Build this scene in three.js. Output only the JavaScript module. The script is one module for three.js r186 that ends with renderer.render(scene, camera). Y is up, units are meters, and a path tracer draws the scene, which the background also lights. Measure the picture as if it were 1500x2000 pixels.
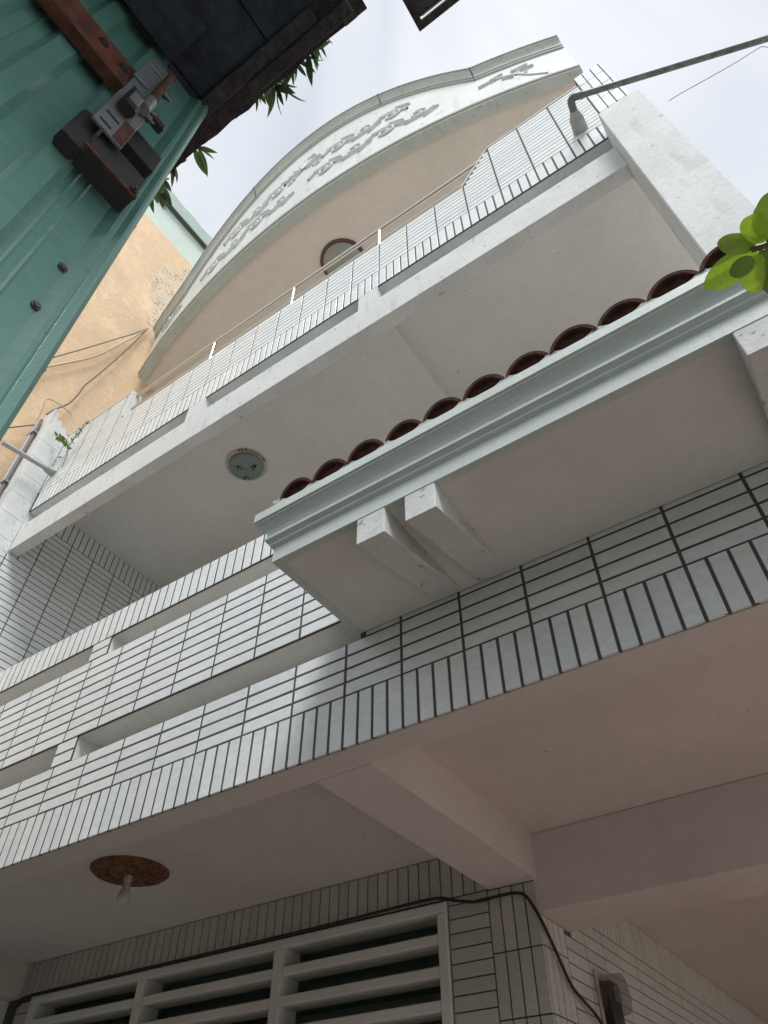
import * as THREE from 'three';
import { mergeGeometries, toCreasedNormals } from 'three/addons/utils/BufferGeometryUtils.js';

// ------------------------------------------------------------------ camera, sky, sun, exposure
const scene = new THREE.Scene();
const EYE = 1.6;                                   // height of the camera; all "h" below are metres above it
const camera = new THREE.PerspectiveCamera(71.1, 0.75, 0.05, 600);
camera.position.set(0, EYE, 0);
camera.lookAt(-0.38822 * 10, EYE + 0.72596 * 10, -0.56769 * 10);

const renderer = new THREE.WebGLRenderer({ antialias: true });
renderer.setSize(768, 1024);
renderer.toneMapping = THREE.LinearToneMapping;
renderer.toneMappingExposure = 2.5;
renderer.shadowMap.enabled = true;
renderer.shadowMap.type = THREE.PCFSoftShadowMap;

let seed = 20240611;
function rnd() { seed = (seed * 1664525 + 1013904223) >>> 0; return seed / 4294967296; }
const rr = (a, b) => a + (b - a) * rnd();

// value noise, tileable
function makeNoise(period, s) {
  const g = new Float32Array(period * period); let q = s >>> 0;
  for (let i = 0; i < g.length; i++) { q = (q * 1664525 + 1013904223) >>> 0; g[i] = q / 4294967296; }
  return (x, y) => {
    const x0 = Math.floor(x), y0 = Math.floor(y), fx = x - x0, fy = y - y0;
    const sx = fx * fx * (3 - 2 * fx), sy = fy * fy * (3 - 2 * fy);
    const m = (v) => ((v % period) + period) % period;
    const a = g[m(y0) * period + m(x0)], b = g[m(y0) * period + m(x0 + 1)], c = g[m(y0 + 1) * period + m(x0)], d = g[m(y0 + 1) * period + m(x0 + 1)];
    return (a + (b - a) * sx) * (1 - sy) + (c + (d - c) * sx) * sy;
  };
}
{ // overcast sky: bright, very softly clouded, even all round
  const w = 512, h = 256, data = new Float32Array(w * h * 4);
  const n1 = makeNoise(16, 5), n2 = makeNoise(32, 9), n3 = makeNoise(64, 17);
  for (let j = 0; j < h; j++) for (let i = 0; i < w; i++) {
    const u = i / w, v = j / h;
    const c = 0.55 * n1(u * 16, v * 10) + 0.3 * n2(u * 32, v * 20) + 0.15 * n3(u * 64, v * 40);
    const k = 0.352 + 0.12 * (c - 0.5);
    const thin = Math.max(0, Math.min(1, (0.52 - c) * 4));   // where the cloud is thin the grey is a little bluer
    const o = (j * w + i) * 4;
    data[o] = k * (0.965 - 0.06 * thin); data[o + 1] = k * (1.0 - 0.025 * thin); data[o + 2] = k * 1.075; data[o + 3] = 1;
  }
  const sky = new THREE.DataTexture(data, w, h, THREE.RGBAFormat, THREE.FloatType);
  sky.mapping = THREE.EquirectangularReflectionMapping; sky.magFilter = THREE.LinearFilter; sky.minFilter = THREE.LinearFilter;
  sky.wrapS = THREE.RepeatWrapping; sky.needsUpdate = true;
  scene.background = sky; scene.environment = sky;
}
const sun = new THREE.DirectionalLight(0xfffefd, 1.5);
sun.position.set(6.5, 25, 8); sun.target.position.set(-2, 3, -2);
sun.castShadow = true; sun.shadow.radius = 40; sun.shadow.mapSize.set(2048, 2048);
Object.assign(sun.shadow.camera, { left: -14, right: 14, top: 14, bottom: -14, near: 1, far: 70 });
scene.add(sun, sun.target);

// ------------------------------------------------------------------ textures and materials
function tex(size, fn, srgb) {
  const d = new Uint8Array(size * size * 4);
  for (let j = 0; j < size; j++) for (let i = 0; i < size; i++) {
    const c = fn(i / size, j / size), o = (j * size + i) * 4;
    if (Array.isArray(c)) { for (let q = 0; q < 3; q++) d[o + q] = Math.max(0, Math.min(1, c[q])) * 255; } else { d[o] = d[o + 1] = d[o + 2] = Math.max(0, Math.min(1, c)) * 255; }
    d[o + 3] = 255;
  }
  const t = new THREE.DataTexture(d, size, size); t.wrapS = t.wrapT = THREE.RepeatWrapping;
  t.magFilter = THREE.LinearFilter; t.minFilter = THREE.LinearMipmapLinearFilter; t.generateMipmaps = true;
  if (srgb) t.colorSpace = THREE.SRGBColorSpace; t.needsUpdate = true; return t;
}
const rep = (t, m) => { const c = t.clone(); c.repeat.set(1 / m, 1 / m); c.needsUpdate = true; return c; };
const nA = makeNoise(8, 3), nB = makeNoise(32, 31), nC = makeNoise(128, 77), nD = makeNoise(256, 123);
const cl = (v, a = 0, b = 1) => Math.max(a, Math.min(b, v));
// painted plaster: faint blotches, trowel grain, scattered dark specks and scuffs
const specks = []; for (let i = 0; i < 16; i++) specks.push([rnd(), rnd(), rr(0.001, 0.0028), rr(0.2, 0.6)]);
const plasterCol = tex(512, (u, v) => {
  let k = 0.955 + 0.03 * (nA(u * 8, v * 8) - 0.5) + 0.02 * (nB(u * 32, v * 32) - 0.5) + 0.025 * (nC(u * 128, v * 128) - 0.5);
  for (const [x, y, r, a] of specks) { const dx = u - x, dy = v - y, d = Math.hypot(dx, dy * 0.7) + 0.0015 * (nC(u * 128, v * 128) - 0.5); if (d < r) k *= 1 - a * (1 - d / r); }
  return [k, k * 0.995, k * 0.985];
}, true);
const plasterBump = tex(512, (u, v) => 0.45 * nB(u * 32, v * 32) + 0.35 * nC(u * 128, v * 128) + 0.2 * nD(u * 256, v * 256));
// weathered paint: runs of grime with ragged outlines and flaked patches
const weatherCol = tex(512, (u, v) => {
  let k = 0.95 + 0.06 * (nA(u * 8, v * 8) - 0.5) + 0.05 * (nC(u * 128, v * 128) - 0.5);
  const run = cl((nB(u * 32, v * 4) - 0.70) * 5) * cl((nA(u * 8 + 3, v * 8) - 0.4) * 3);
  const flake = cl((nB(u * 32 + 7, v * 32 + 3) * 0.6 + nC(u * 128, v * 128) * 0.4 - 0.80) * 14);
  k *= 1 - 0.07 * run; k *= 1 - 0.22 * flake;
  return [k, k * 0.995, k * 0.98];
}, true);
const glazeBump = tex(256, (u, v) => 0.55 * nB(u * 32, v * 32) + 0.45 * nC(u * 64, v * 64));
const glazeCol = tex(256, (u, v) => { let k = 0.965 + 0.05 * (nB(u * 16, v * 32) - 0.5) + 0.03 * (nC(u * 128, v * 128) - 0.5); if (nC(u * 128 + 9, v * 128) * nB(u * 32, v * 32 + 5) > 0.86) k *= 0.62; return [k, k, k * 0.99]; }, true);
const concreteCol = tex(512, (u, v) => { const k = 0.8 + 0.2 * (nA(u * 8, v * 8) - 0.5) + 0.2 * (nB(u * 32, v * 32) - 0.5) + 0.15 * (nC(u * 128, v * 128) - 0.5); return [k, k, k * 0.97]; }, true);
// lime-washed ochre wall with flaking islands
const ochreCol = tex(1024, (u, v) => {
  const base = 0.94 + 0.06 * (nA(u * 8, v * 8) - 0.5) + 0.04 * (nB(u * 32, v * 32) - 0.5) + 0.05 * (nC(u * 128, v * 128) - 0.5);
  const isl = nA(u * 8 + 1, v * 8 + 5) * 0.45 + nB(u * 32, v * 32) * 0.35 + nC(u * 128, v * 128) * 0.2;
  const pale = cl((isl - 0.60) * 9), crack = 1 - cl(Math.abs(isl - 0.615) * 90);
  let r = base, g = base, b = base;
  r += 0.01 * pale; g += 0.02 * pale; b += 0.05 * pale;
  const s = 1 - 0.18 * crack * cl((nB(u * 32 + 4, v * 32) - 0.35) * 3);
  return [cl(r * s), cl(g * s), cl(b * s)];
}, true);
const flakedCol = tex(512, (u, v) => {
  const a = nB(u * 32, v * 32) * 0.5 + nC(u * 64, v * 64) * 0.5;
  const edge = 1 - cl(Math.abs(a - 0.5) * 16), hole = cl((a - 0.53) * 9);
  const k = 0.95 - 0.42 * edge * cl((nA(u * 8, v * 8) - 0.2) * 2);
  return [k * (1 - 0.06 * hole), k * (1 + 0.0 * hole), cl(k * (1 + 0.16 * hole))];
}, true);
const rustCol = tex(256, (u, v) => { const a = nA(u * 8, v * 8) * 0.5 + nB(u * 32, v * 32) * 0.3 + nC(u * 128, v * 128) * 0.2; const k = 0.55 + 0.6 * (a - 0.3); return [cl(k * 1.05), cl(k * 0.93), cl(k * 0.85)]; }, true);

const col = (r, g, b) => new THREE.Color().setRGB(r, g, b);
function std(c, rough, o = {}) { return new THREE.MeshStandardMaterial({ color: c, roughness: rough, ...o }); }
const M = {};
M.plaster = std(col(0.80, 0.80, 0.78), 0.85, { map: rep(plasterCol, 1.3), bumpMap: rep(plasterBump, 0.7), bumpScale: 0.0012 });
M.bounceRoof = std(col(0.80, 0.80, 0.79), 0.9, { map: rep(concreteCol, 3) });  // kept pale so the unseen roof bounces light onto the upper soffits
M.fascia = std(col(0.69, 0.72, 0.73), 0.8, { map: rep(weatherCol, 1.7), bumpMap: rep(plasterBump, 0.7), bumpScale: 0.0012 });
M.soffit = std(col(0.78, 0.785, 0.76), 0.9, { map: rep(plasterCol, 2.9), bumpMap: rep(plasterBump, 0.5), bumpScale: 0.0005 });
M.ceiling = std(col(0.72, 0.67, 0.65), 0.92, { map: rep(plasterCol, 3.1), bumpMap: rep(plasterBump, 0.5), bumpScale: 0.0005 });
M.topSoffit = std(col(0.78, 0.71, 0.655), 0.9, { map: rep(plasterCol, 3.6), bumpMap: rep(plasterBump, 0.6), bumpScale: 0.0005 });
M.mintPaint = std(col(0.62, 0.70, 0.68), 0.5, { map: rep(plasterCol, 0.9), bumpMap: rep(plasterBump, 0.5), bumpScale: 0.0008 });
M.pediment = std(col(0.66, 0.70, 0.70), 0.75, { map: rep(weatherCol, 2.4), bumpMap: rep(plasterBump, 0.8), bumpScale: 0.001 });
M.cornice = std(col(0.56, 0.60, 0.58), 0.8, { map: rep(weatherCol, 1.1), bumpMap: rep(plasterBump, 0.6), bumpScale: 0.0015 });
M.relief = std(col(0.58, 0.62, 0.62), 0.85);
M.grout = std(col(0.082, 0.085, 0.080), 0.95, { bumpMap: rep(plasterBump, 0.2), bumpScale: 0.001 });
const shifted = (t, m, i) => { const c = rep(t, m); c.offset.set(0.37 * i, 0.61 * i); return c; };
M.tiles = [[0.80, 0.84, 0.86], [0.775, 0.82, 0.845], [0.81, 0.845, 0.865], [0.785, 0.815, 0.82], [0.755, 0.79, 0.805], [0.815, 0.84, 0.84]].map(([r, g, b], i) =>
  new THREE.MeshPhysicalMaterial({ color: col(r, g, b), roughness: 0.21 + 0.03 * (i % 3), specularIntensity: 0.75, map: shifted(glazeCol, 0.36 + 0.07 * i, i), bumpMap: shifted(glazeBump, 0.10 + 0.015 * i, i), bumpScale: 0.0005 }));
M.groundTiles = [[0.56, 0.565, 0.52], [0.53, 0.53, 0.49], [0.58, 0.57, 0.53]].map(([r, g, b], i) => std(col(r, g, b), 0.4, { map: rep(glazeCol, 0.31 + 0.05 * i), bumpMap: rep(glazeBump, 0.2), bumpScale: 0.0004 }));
M.blockTile = std(col(0.76, 0.79, 0.80), 0.55, { map: rep(weatherCol, 0.9), bumpMap: rep(plasterBump, 0.4), bumpScale: 0.0015 });
M.stainless = std(col(0.60, 0.56, 0.50), 0.34, { metalness: 1 });
M.clay = std(col(0.16, 0.065, 0.048), 0.85, { map: rep(rustCol, 0.3), bumpMap: rep(plasterBump, 0.2), bumpScale: 0.002 });
M.mortar = std(col(0.50, 0.53, 0.52), 0.9, { map: rep(weatherCol, 0.4), bumpMap: rep(plasterBump, 0.15), bumpScale: 0.003 });
M.roomPaint = std(col(0.50, 0.50, 0.47), 0.9);
M.windowGlass = new THREE.MeshPhysicalMaterial({ color: col(0.80, 0.88, 0.85), roughness: 0.05, transmission: 1, thickness: 0 });
M.ochre = std(col(0.84, 0.62, 0.40), 0.92, { map: rep(ochreCol, 4.2), bumpMap: rep(plasterBump, 1.3), bumpScale: 0.003 });
M.ochreFlaked = std(col(0.82, 0.64, 0.44), 0.95, { map: rep(flakedCol, 1.4), bumpMap: rep(flakedCol, 1.4), bumpScale: 0.006 });
M.mintWall = std(col(0.63, 0.74, 0.69), 0.85, { map: rep(plasterCol, 2.2), bumpMap: rep(plasterBump, 0.9), bumpScale: 0.001 });
M.mintSheet = std(col(0.42, 0.54, 0.48), 0.6, { map: rep(weatherCol, 1.2) });
M.greenSheet = new THREE.MeshPhysicalMaterial({ color: col(0.13, 0.31, 0.275), roughness: 0.34, clearcoat: 0.6, clearcoatRoughness: 0.22, map: rep(glazeCol, 0.22) });
M.greenTrim = new THREE.MeshPhysicalMaterial({ color: col(0.18, 0.38, 0.34), roughness: 0.35, clearcoat: 0.4, clearcoatRoughness: 0.25, map: rep(glazeCol, 0.22) });
M.brownPaint = std(col(0.24, 0.10, 0.065), 0.5, { map: rep(rustCol, 0.15), metalness: 0.0 });
M.blackSteel = std(col(0.035, 0.032, 0.034), 0.45, { metalness: 0.2, map: rep(glazeCol, 0.09) });
M.galv = std(col(0.34, 0.36, 0.38), 0.36, { metalness: 0.7, map: rep(glazeCol, 0.07), bumpMap: rep(glazeBump, 0.05), bumpScale: 0.0004 });
M.rustySteel = std(col(0.20, 0.11, 0.09), 0.7, { metalness: 0.4, map: rep(rustCol, 0.06) });
M.bolt = std(col(0.16, 0.14, 0.13), 0.35, { metalness: 0.9 });
M.awning = std(col(0.055, 0.075, 0.12), 0.85, { map: rep(concreteCol, 0.5) });
M.awningEdge = std(col(0.105, 0.10, 0.115), 0.9, { map: rep(concreteCol, 0.3), bumpMap: rep(plasterBump, 0.2), bumpScale: 0.004 });
M.greySheet = std(col(0.10, 0.11, 0.12), 0.6, { map: rep(concreteCol, 0.4) });
M.pipeGrey = std(col(0.24, 0.255, 0.26), 0.55, { map: rep(concreteCol, 0.3) });
M.pipePale = std(col(0.44, 0.45, 0.45), 0.6, { map: rep(weatherCol, 0.3) });
M.cable = std(col(0.015, 0.015, 0.016), 0.6);
M.cableGrey = std(col(0.16, 0.15, 0.13), 0.7);
M.cableCream = std(col(0.50, 0.40, 0.27), 0.7);
M.lampGlass = new THREE.MeshPhysicalMaterial({ color: col(0.20, 0.25, 0.24), roughness: 0.22, specularIntensity: 0.9 });
M.lampPale = new THREE.MeshPhysicalMaterial({ color: col(0.30, 0.30, 0.28), roughness: 0.25 });
M.lampRust = std(col(0.30, 0.17, 0.09), 0.85, { map: rep(rustCol, 0.15), bumpMap: rep(plasterBump, 0.1), bumpScale: 0.002 });
M.lampRim = std(col(0.58, 0.54, 0.46), 0.6, { map: rep(weatherCol, 0.3) });
M.lampBrown = std(col(0.10, 0.05, 0.035), 0.6);
M.deadBugs = std(col(0.01, 0.012, 0.01), 0.9);
M.rosette = std(col(0.36, 0.21, 0.12), 0.85, { map: rep(rustCol, 0.2), bumpMap: rep(plasterBump, 0.1), bumpScale: 0.002 });
M.bulb = new THREE.MeshPhysicalMaterial({ color: col(0.55, 0.54, 0.52), roughness: 0.25 });
M.meterBlack = std(col(0.014, 0.014, 0.018), 0.35);
M.meterShell = new THREE.MeshPhysicalMaterial({ color: col(0.72, 0.70, 0.68), roughness: 0.08, transmission: 0.95, thickness: 0, side: THREE.DoubleSide });
M.meterBoard = std(col(0.45, 0.40, 0.36), 0.7);
M.ground = std(col(0.40, 0.405, 0.40), 0.95, { map: rep(concreteCol, 3), bumpMap: rep(plasterBump, 1), bumpScale: 0.003 });
M.forecourt = std(col(0.56, 0.38, 0.33), 0.7, { map: rep(concreteCol, 2) });
M.alleyWall = std(col(0.60, 0.60, 0.58), 0.95, { map: rep(concreteCol, 3), bumpMap: rep(plasterBump, 1), bumpScale: 0.003 });
const leafMat = (r, g, b, t) => new THREE.MeshPhysicalMaterial({ color: col(r, g, b), roughness: 0.8, transmission: t, thickness: 0, side: THREE.DoubleSide, map: rep(glazeCol, 0.06) });
M.leafLime = leafMat(0.50, 0.76, 0.06, 0.55);
M.leafMid = leafMat(0.28, 0.44, 0.06, 0.4);
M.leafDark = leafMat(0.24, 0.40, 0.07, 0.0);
M.mango = [leafMat(0.07, 0.12, 0.035, 0.3), leafMat(0.10, 0.16, 0.04, 0.35), leafMat(0.05, 0.09, 0.03, 0.2)];
M.weed = [leafMat(0.14, 0.27, 0.03, 0.4), leafMat(0.09, 0.19, 0.03, 0.35)];
M.stem = std(col(0.12, 0.13, 0.06), 0.8);
M.bark = std(col(0.10, 0.08, 0.06), 0.95, { map: rep(concreteCol, 0.4) });

// ------------------------------------------------------------------ builders
const taken = {};
function numbered(n) { const k = taken[n] = (taken[n] ?? -1) + 1; return k ? `${n}_${String(k).padStart(3, '0')}` : n; }
function planarUV(g) {           // texture coordinates in metres, along the axis each face points
  g = g.index ? g.toNonIndexed() : g;
  const p = g.attributes.position, uv = new Float32Array(p.count * 2);
  const a = new THREE.Vector3(), b = new THREE.Vector3(), c = new THREE.Vector3();
  for (let i = 0; i < p.count; i += 3) {
    a.fromBufferAttribute(p, i); b.fromBufferAttribute(p, i + 1); c.fromBufferAttribute(p, i + 2);
    const n = b.clone().sub(a).cross(c.clone().sub(a)); const x = Math.abs(n.x), y = Math.abs(n.y), z = Math.abs(n.z);
    [a, b, c].forEach((v, k) => { const o = (i + k) * 2; if (z >= x && z >= y) { uv[o] = v.x; uv[o + 1] = v.y; } else if (x >= y) { uv[o] = v.z; uv[o + 1] = v.y; } else { uv[o] = v.x; uv[o + 1] = v.z; } });
  }
  g.setAttribute('uv', new THREE.BufferAttribute(uv, 2)); return g;
}
function bevelBox(w, h, d, e) {  // box with a chamfer on every edge of its +Z face
  const x = w / 2, y = h / 2, z = d / 2, P = [], q = (a, b, c, dd) => P.push(...a, ...b, ...c, ...a, ...c, ...dd);
  const f = [[-x + e, -y + e, z], [x - e, -y + e, z], [x - e, y - e, z], [-x + e, y - e, z]];
  const m = [[-x, -y, z - e], [x, -y, z - e], [x, y, z - e], [-x, y, z - e]];
  const k = [[-x, -y, -z], [x, -y, -z], [x, y, -z], [-x, y, -z]];
  q(...f); q(k[1], k[0], k[3], k[2]);
  for (let i = 0; i < 4; i++) { const j = (i + 1) % 4; q(m[i], m[j], f[j], f[i]); q(k[i], k[j], m[j], m[i]); }
  const g = new THREE.BufferGeometry(); g.setAttribute('position', new THREE.Float32BufferAttribute(P, 3)); g.computeVertexNormals(); return g;
}
function box(x0, x1, h0, h1, z0, z1, e = 0) {     // h above the camera
  let g;
  const w = x1 - x0, t = h1 - h0, d = z1 - z0;
  if (e > 0) { // chamfer all edges: convex from an extruded rounded rectangle
    const s = new THREE.Shape(); const a = w / 2 - e, b = t / 2 - e;
    s.moveTo(-a, -b); s.lineTo(a, -b); s.lineTo(a, b); s.lineTo(-a, b); s.closePath();
    g = new THREE.ExtrudeGeometry(s, { depth: d - 2 * e, bevelEnabled: true, bevelThickness: e, bevelSize: e, bevelSegments: 1, steps: 1 });
    g.translate(0, 0, -d / 2 + e);
  } else g = new THREE.BoxGeometry(w, t, d).toNonIndexed();
  g.deleteAttribute('uv');
  g.translate((x0 + x1) / 2, EYE + (h0 + h1) / 2, (z0 + z1) / 2);
  return g;
}
function put(name, geos, mat, parent, own = true) {
  let g = Array.isArray(geos) ? mergeGeometries(geos.map((q) => { q = q.index ? q.toNonIndexed() : q; if (q.attributes.uv) q.deleteAttribute('uv'); if (!q.attributes.normal) q.computeVertexNormals(); return q; })) : geos;
  if (own) g = planarUV(g);
  const m = new THREE.Mesh(g, mat); m.name = parent === scene ? numbered(name) : name; m.castShadow = m.receiveShadow = true; parent.add(m); return m;
}
function tag(o, label, category, group) { o.userData.label = label; o.userData.category = category; if (group) o.userData.group = group; return o; }
function thing(name, label, category, group) { const g = new THREE.Group(); g.name = numbered(name); scene.add(g); return tag(g, label, category, group); }
function tube(pts, r, seg = 24, rad = 8, closed = false) {
  const c = new THREE.CatmullRomCurve3(pts.map((p) => new THREE.Vector3(p[0], p[1] + EYE, p[2])), closed, 'catmullrom', 0.4);
  const g = new THREE.TubeGeometry(c, seg, r, rad, closed).toNonIndexed(); g.deleteAttribute('uv'); return g;
}
function cyl(p, q, r0, r1, rad = 16) {            // straight round bar from p to q
  const a = new THREE.Vector3(p[0], p[1] + EYE, p[2]), b = new THREE.Vector3(q[0], q[1] + EYE, q[2]), d = b.clone().sub(a);
  const g = new THREE.CylinderGeometry(r1, r0, d.length(), rad).toNonIndexed(); g.deleteAttribute('uv');
  g.applyQuaternion(new THREE.Quaternion().setFromUnitVectors(new THREE.Vector3(0, 1, 0), d.normalize()));
  g.translate((a.x + b.x) / 2, (a.y + b.y) / 2, (a.z + b.z) / 2); return g;
}
function lathe(pts, x, h, z, seg = 40) { const g = new THREE.LatheGeometry(pts.map(([r, y]) => new THREE.Vector2(r, y)), seg).toNonIndexed(); g.deleteAttribute('uv'); g.translate(x, h + EYE, z); return toCreasedNormals(g, 0.6); }
// sweep a closed profile of points [a, b] along a list of frames; place(i, a, b) gives the point
function sweep(n, prof, place, caps = true, crease = 0.5) {
  const P = [], m = prof.length;
  const at = (i, j) => { const v = place(i, prof[j % m][0], prof[j % m][1]); return [v[0], v[1] + EYE, v[2]]; };
  for (let i = 0; i < n - 1; i++) for (let j = 0; j < m; j++) { const a = at(i, j), b = at(i + 1, j), c = at(i + 1, j + 1), d = at(i, j + 1); P.push(...a, ...b, ...c, ...a, ...c, ...d); }
  if (caps) { const tri = THREE.ShapeUtils.triangulateShape(prof.map(([a, b]) => new THREE.Vector2(a, b)), []);
    for (const [a, b, c] of tri) { P.push(...at(0, a), ...at(0, c), ...at(0, b), ...at(n - 1, a), ...at(n - 1, b), ...at(n - 1, c)); } }
  const g = new THREE.BufferGeometry(); g.setAttribute('position', new THREE.Float32BufferAttribute(P, 3));
  return toCreasedNormals(g, crease);
}
const vol = (g) => { const p = g.attributes.position; let v = 0; for (let i = 0; i < p.count; i += 3) { const a = new THREE.Vector3().fromBufferAttribute(p, i), b = new THREE.Vector3().fromBufferAttribute(p, i + 1), c = new THREE.Vector3().fromBufferAttribute(p, i + 2); v += a.dot(b.cross(c)); } return v; };
function outward(g) { if (vol(g) < 0) { const p = g.attributes.position.array; for (let i = 0; i < p.length; i += 9) for (let k = 0; k < 3; k++) { const t = p[i + 3 + k]; p[i + 3 + k] = p[i + 6 + k]; p[i + 6 + k] = t; } g = toCreasedNormals(g, 0.5); } return g; }

// tiles: each is its own mesh, geometries shared by size
const tileGeos = {};
function tileGeo(w, h, d) { const k = `${Math.round(w * 500)}_${Math.round(h * 500)}_${d}`; return tileGeos[k] ??= planarUV(bevelBox(w, h, d, 0.0016)); }
const JOINT = 0.0105;
// facing 'z': u = X, front face at z = plane ; facing 'x': u = z, front face at X = plane
function layTiles(part, facing, plane, rects, mats, opt = {}) {
  const T = opt.t ?? 0.009, j = opt.joint ?? JOINT, name = opt.name ?? 'tile', rest = [];
  rects.forEach((r) => {
    const [u0, u1, v0, v1, seen = true] = r, w = u1 - u0 - j, h = v1 - v0 - j * (opt.vj ?? 0.85);
    if (w < 0.008 || h < 0.006) return;
    const m = new THREE.Mesh(tileGeo(w, h, T), mats[Math.floor(rnd() * mats.length)]);
    m.name = name; m.castShadow = m.receiveShadow = true;
    const u = (u0 + u1) / 2, v = (v0 + v1) / 2 + EYE, jit = rr(-1, 1) * (opt.jitter ?? 0.0005) - T / 2, s = opt.tilt ?? 0.006;
    if (facing === 'z') { m.position.set(u, v, plane + jit); m.rotation.set(rr(-s, s), rr(-s, s), rr(-s, s) * 0.4); }
    else { m.position.set(plane + jit, v, u); m.rotation.set(0, Math.PI / 2 + rr(-s, s), rr(-s, s) * 0.6, 'YXZ'); }
    if (seen) part.add(m); else { m.updateMatrix(); rest.push(m.geometry.clone().applyMatrix4(m.matrix)); }
  });
  if (rest.length) { const m = new THREE.Mesh(mergeGeometries(rest), mats[0]); m.name = `${name}_remainder`; m.userData.kind = 'stuff'; m.castShadow = m.receiveShadow = true; part.add(m); }
}

const GX_ = -1.382;
// ------------------------------------------------------------------ setting: ground
{
  const g = new THREE.PlaneGeometry(400, 400).rotateX(-Math.PI / 2); g.deleteAttribute('uv');
  const m = put('ground', g, M.ground, scene); m.userData = { kind: 'structure', label: 'grey concrete ground of the alley in front of the house', category: 'ground' };
}

{
  const m = put('forecourt', (() => { const g = new THREE.PlaneGeometry(9, 7).rotateX(-Math.PI / 2); g.translate(GX_ + 4.5, 0.004, -4.6); return g; })(), M.forecourt, scene); m.userData = { kind: 'structure', label: 'reddish paved forecourt under and beside the car port', category: 'forecourt' };
}
// ------------------------------------------------------------------ the house
const house = thing('house', 'narrow white tiled house with stacked balconies and a curved gable', 'house');
const XL = -5.42, XR = 0.62, ZF = -1.786, ZU = -1.884, GX = -1.382;

{ // body of the rooms, mostly out of sight
  const g = [
    box(XL, XR, 2.56, 5.04, -8, -3.5), box(XL, XR, 5.12, 7.84, -8, -4.4), box(XL, GX - 0.2, -EYE, 1.41, -8, -5.2),
  ];
  put('rear_wall', g, M.soffit, house);
}
{ // first floor slab = ground floor ceiling, with two cross beams, a spandrel beam over the car port
  put('ground_floor_ceiling', [box(XL, 2.4, 1.416, 1.62, -3.5, -1.90), box(GX - 0.25, 2.4, 1.358, 1.60, -8, -3.50), box(XL, GX - 0.25, 1.418, 1.60, -8, -3.5)], M.ceiling, house);
  put('front_beam', box(XL, 2.4, 1.216, 1.45, -1.927, -1.7985, 0.002), M.ceiling, house);
  put('cross_beam', box(-1.617, -1.371, 1.2145, 1.4165, -3.235, -1.9265), M.ceiling, house);
  put('cross_beam', box(-5.36, -5.110, 1.2145, 1.4165, -3.235, -1.9265), M.ceiling, house);
  put('cross_beam', box(-1.392, 2.4, 1.077, 1.4155, -3.563, -3.2335, 0.004), M.ceiling, house);
  put('car_port_wall', box(GX, 2.4, -EYE, 1.37, -8.2, -8), M.ceiling, house);
}
// ---- lower balcony parapet
{
  const zb = -1.98, zc = -1.797;
  const core = [
    box(XL + 0.2, 2.4, 1.40, 1.648, zb, zc), box(XL + 0.2, 2.4, 1.778, 2.255, zb, zc), box(XL + 0.2, 2.4, 2.374, 2.56, zb, zc),
    box(XL + 0.2, 2.4, 1.648, 1.778, zb, -1.936), box(XL + 0.2, 2.4, 2.255, 2.374, zb, -1.905),
    box(-3.168, -3.02, 1.648, 1.778, -1.936, zc), box(-3.168, -3.02, 2.255, 2.374, -1.905, zc),
  ];
  const part = put('lower_balcony_parapet', core, M.plaster, house);
  const lay = [[1.2175, 1.6465], [1.7795, 2.2535], [2.3755, 2.5585]].map(([a, b]) => box(XL + 0.2, 2.4, a, b, zc, -1.7878));
  lay.push(box(-3.166, -3.022, 1.6465, 1.7795, zc, -1.7878), box(-1.33, 2.4, 1.6465, 1.7795, -1.936, -1.7878), box(-3.166, -3.022, 2.2535, 2.3755, zc, -1.7878));
  put('grout_bed', lay, M.grout, part);
  const R = [], mod = 0.2485, x0 = -0.153;
  for (let k = -21; k <= 10; k++) {
    const a = x0 + mod * k, b = a + mod; if (a < XL + 0.2) continue;
    for (let q = 0; q < 4; q++) {
      const u = a + q * mod / 4, w = u + mod / 4;
      R.push([u, w, 1.213, 1.421, w > -3.45 && u < 0.1]); R.push([u, w, 2.372, 2.562, w > -4.3 && u < -1.72]);
      R.push([a, b, 1.419 + q * 0.0575, 1.419 + (q + 1) * 0.0575, b > -3.75 && a < 0.2]);
    }
    if (b > -1.3) R.push([Math.max(a, -1.31), b, 1.6490, 1.6790, a < 0.3]);
    for (let q = 0; q < 8; q++) R.push([a, b, 1.7775 + q * 0.0598, 1.7775 + (q + 1) * 0.0598, b > -4.1 && a < -1.3]);
  }
  for (let q = 0; q < 2; q++) { R.push([-3.17, -3.018, 1.65 + q * 0.0635, 1.65 + (q + 1) * 0.0635]); R.push([-3.17, -3.018, 2.256 + q * 0.0585, 2.256 + (q + 1) * 0.0585]); }
  layTiles(part, 'z', ZF, R, M.tiles);
}
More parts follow.
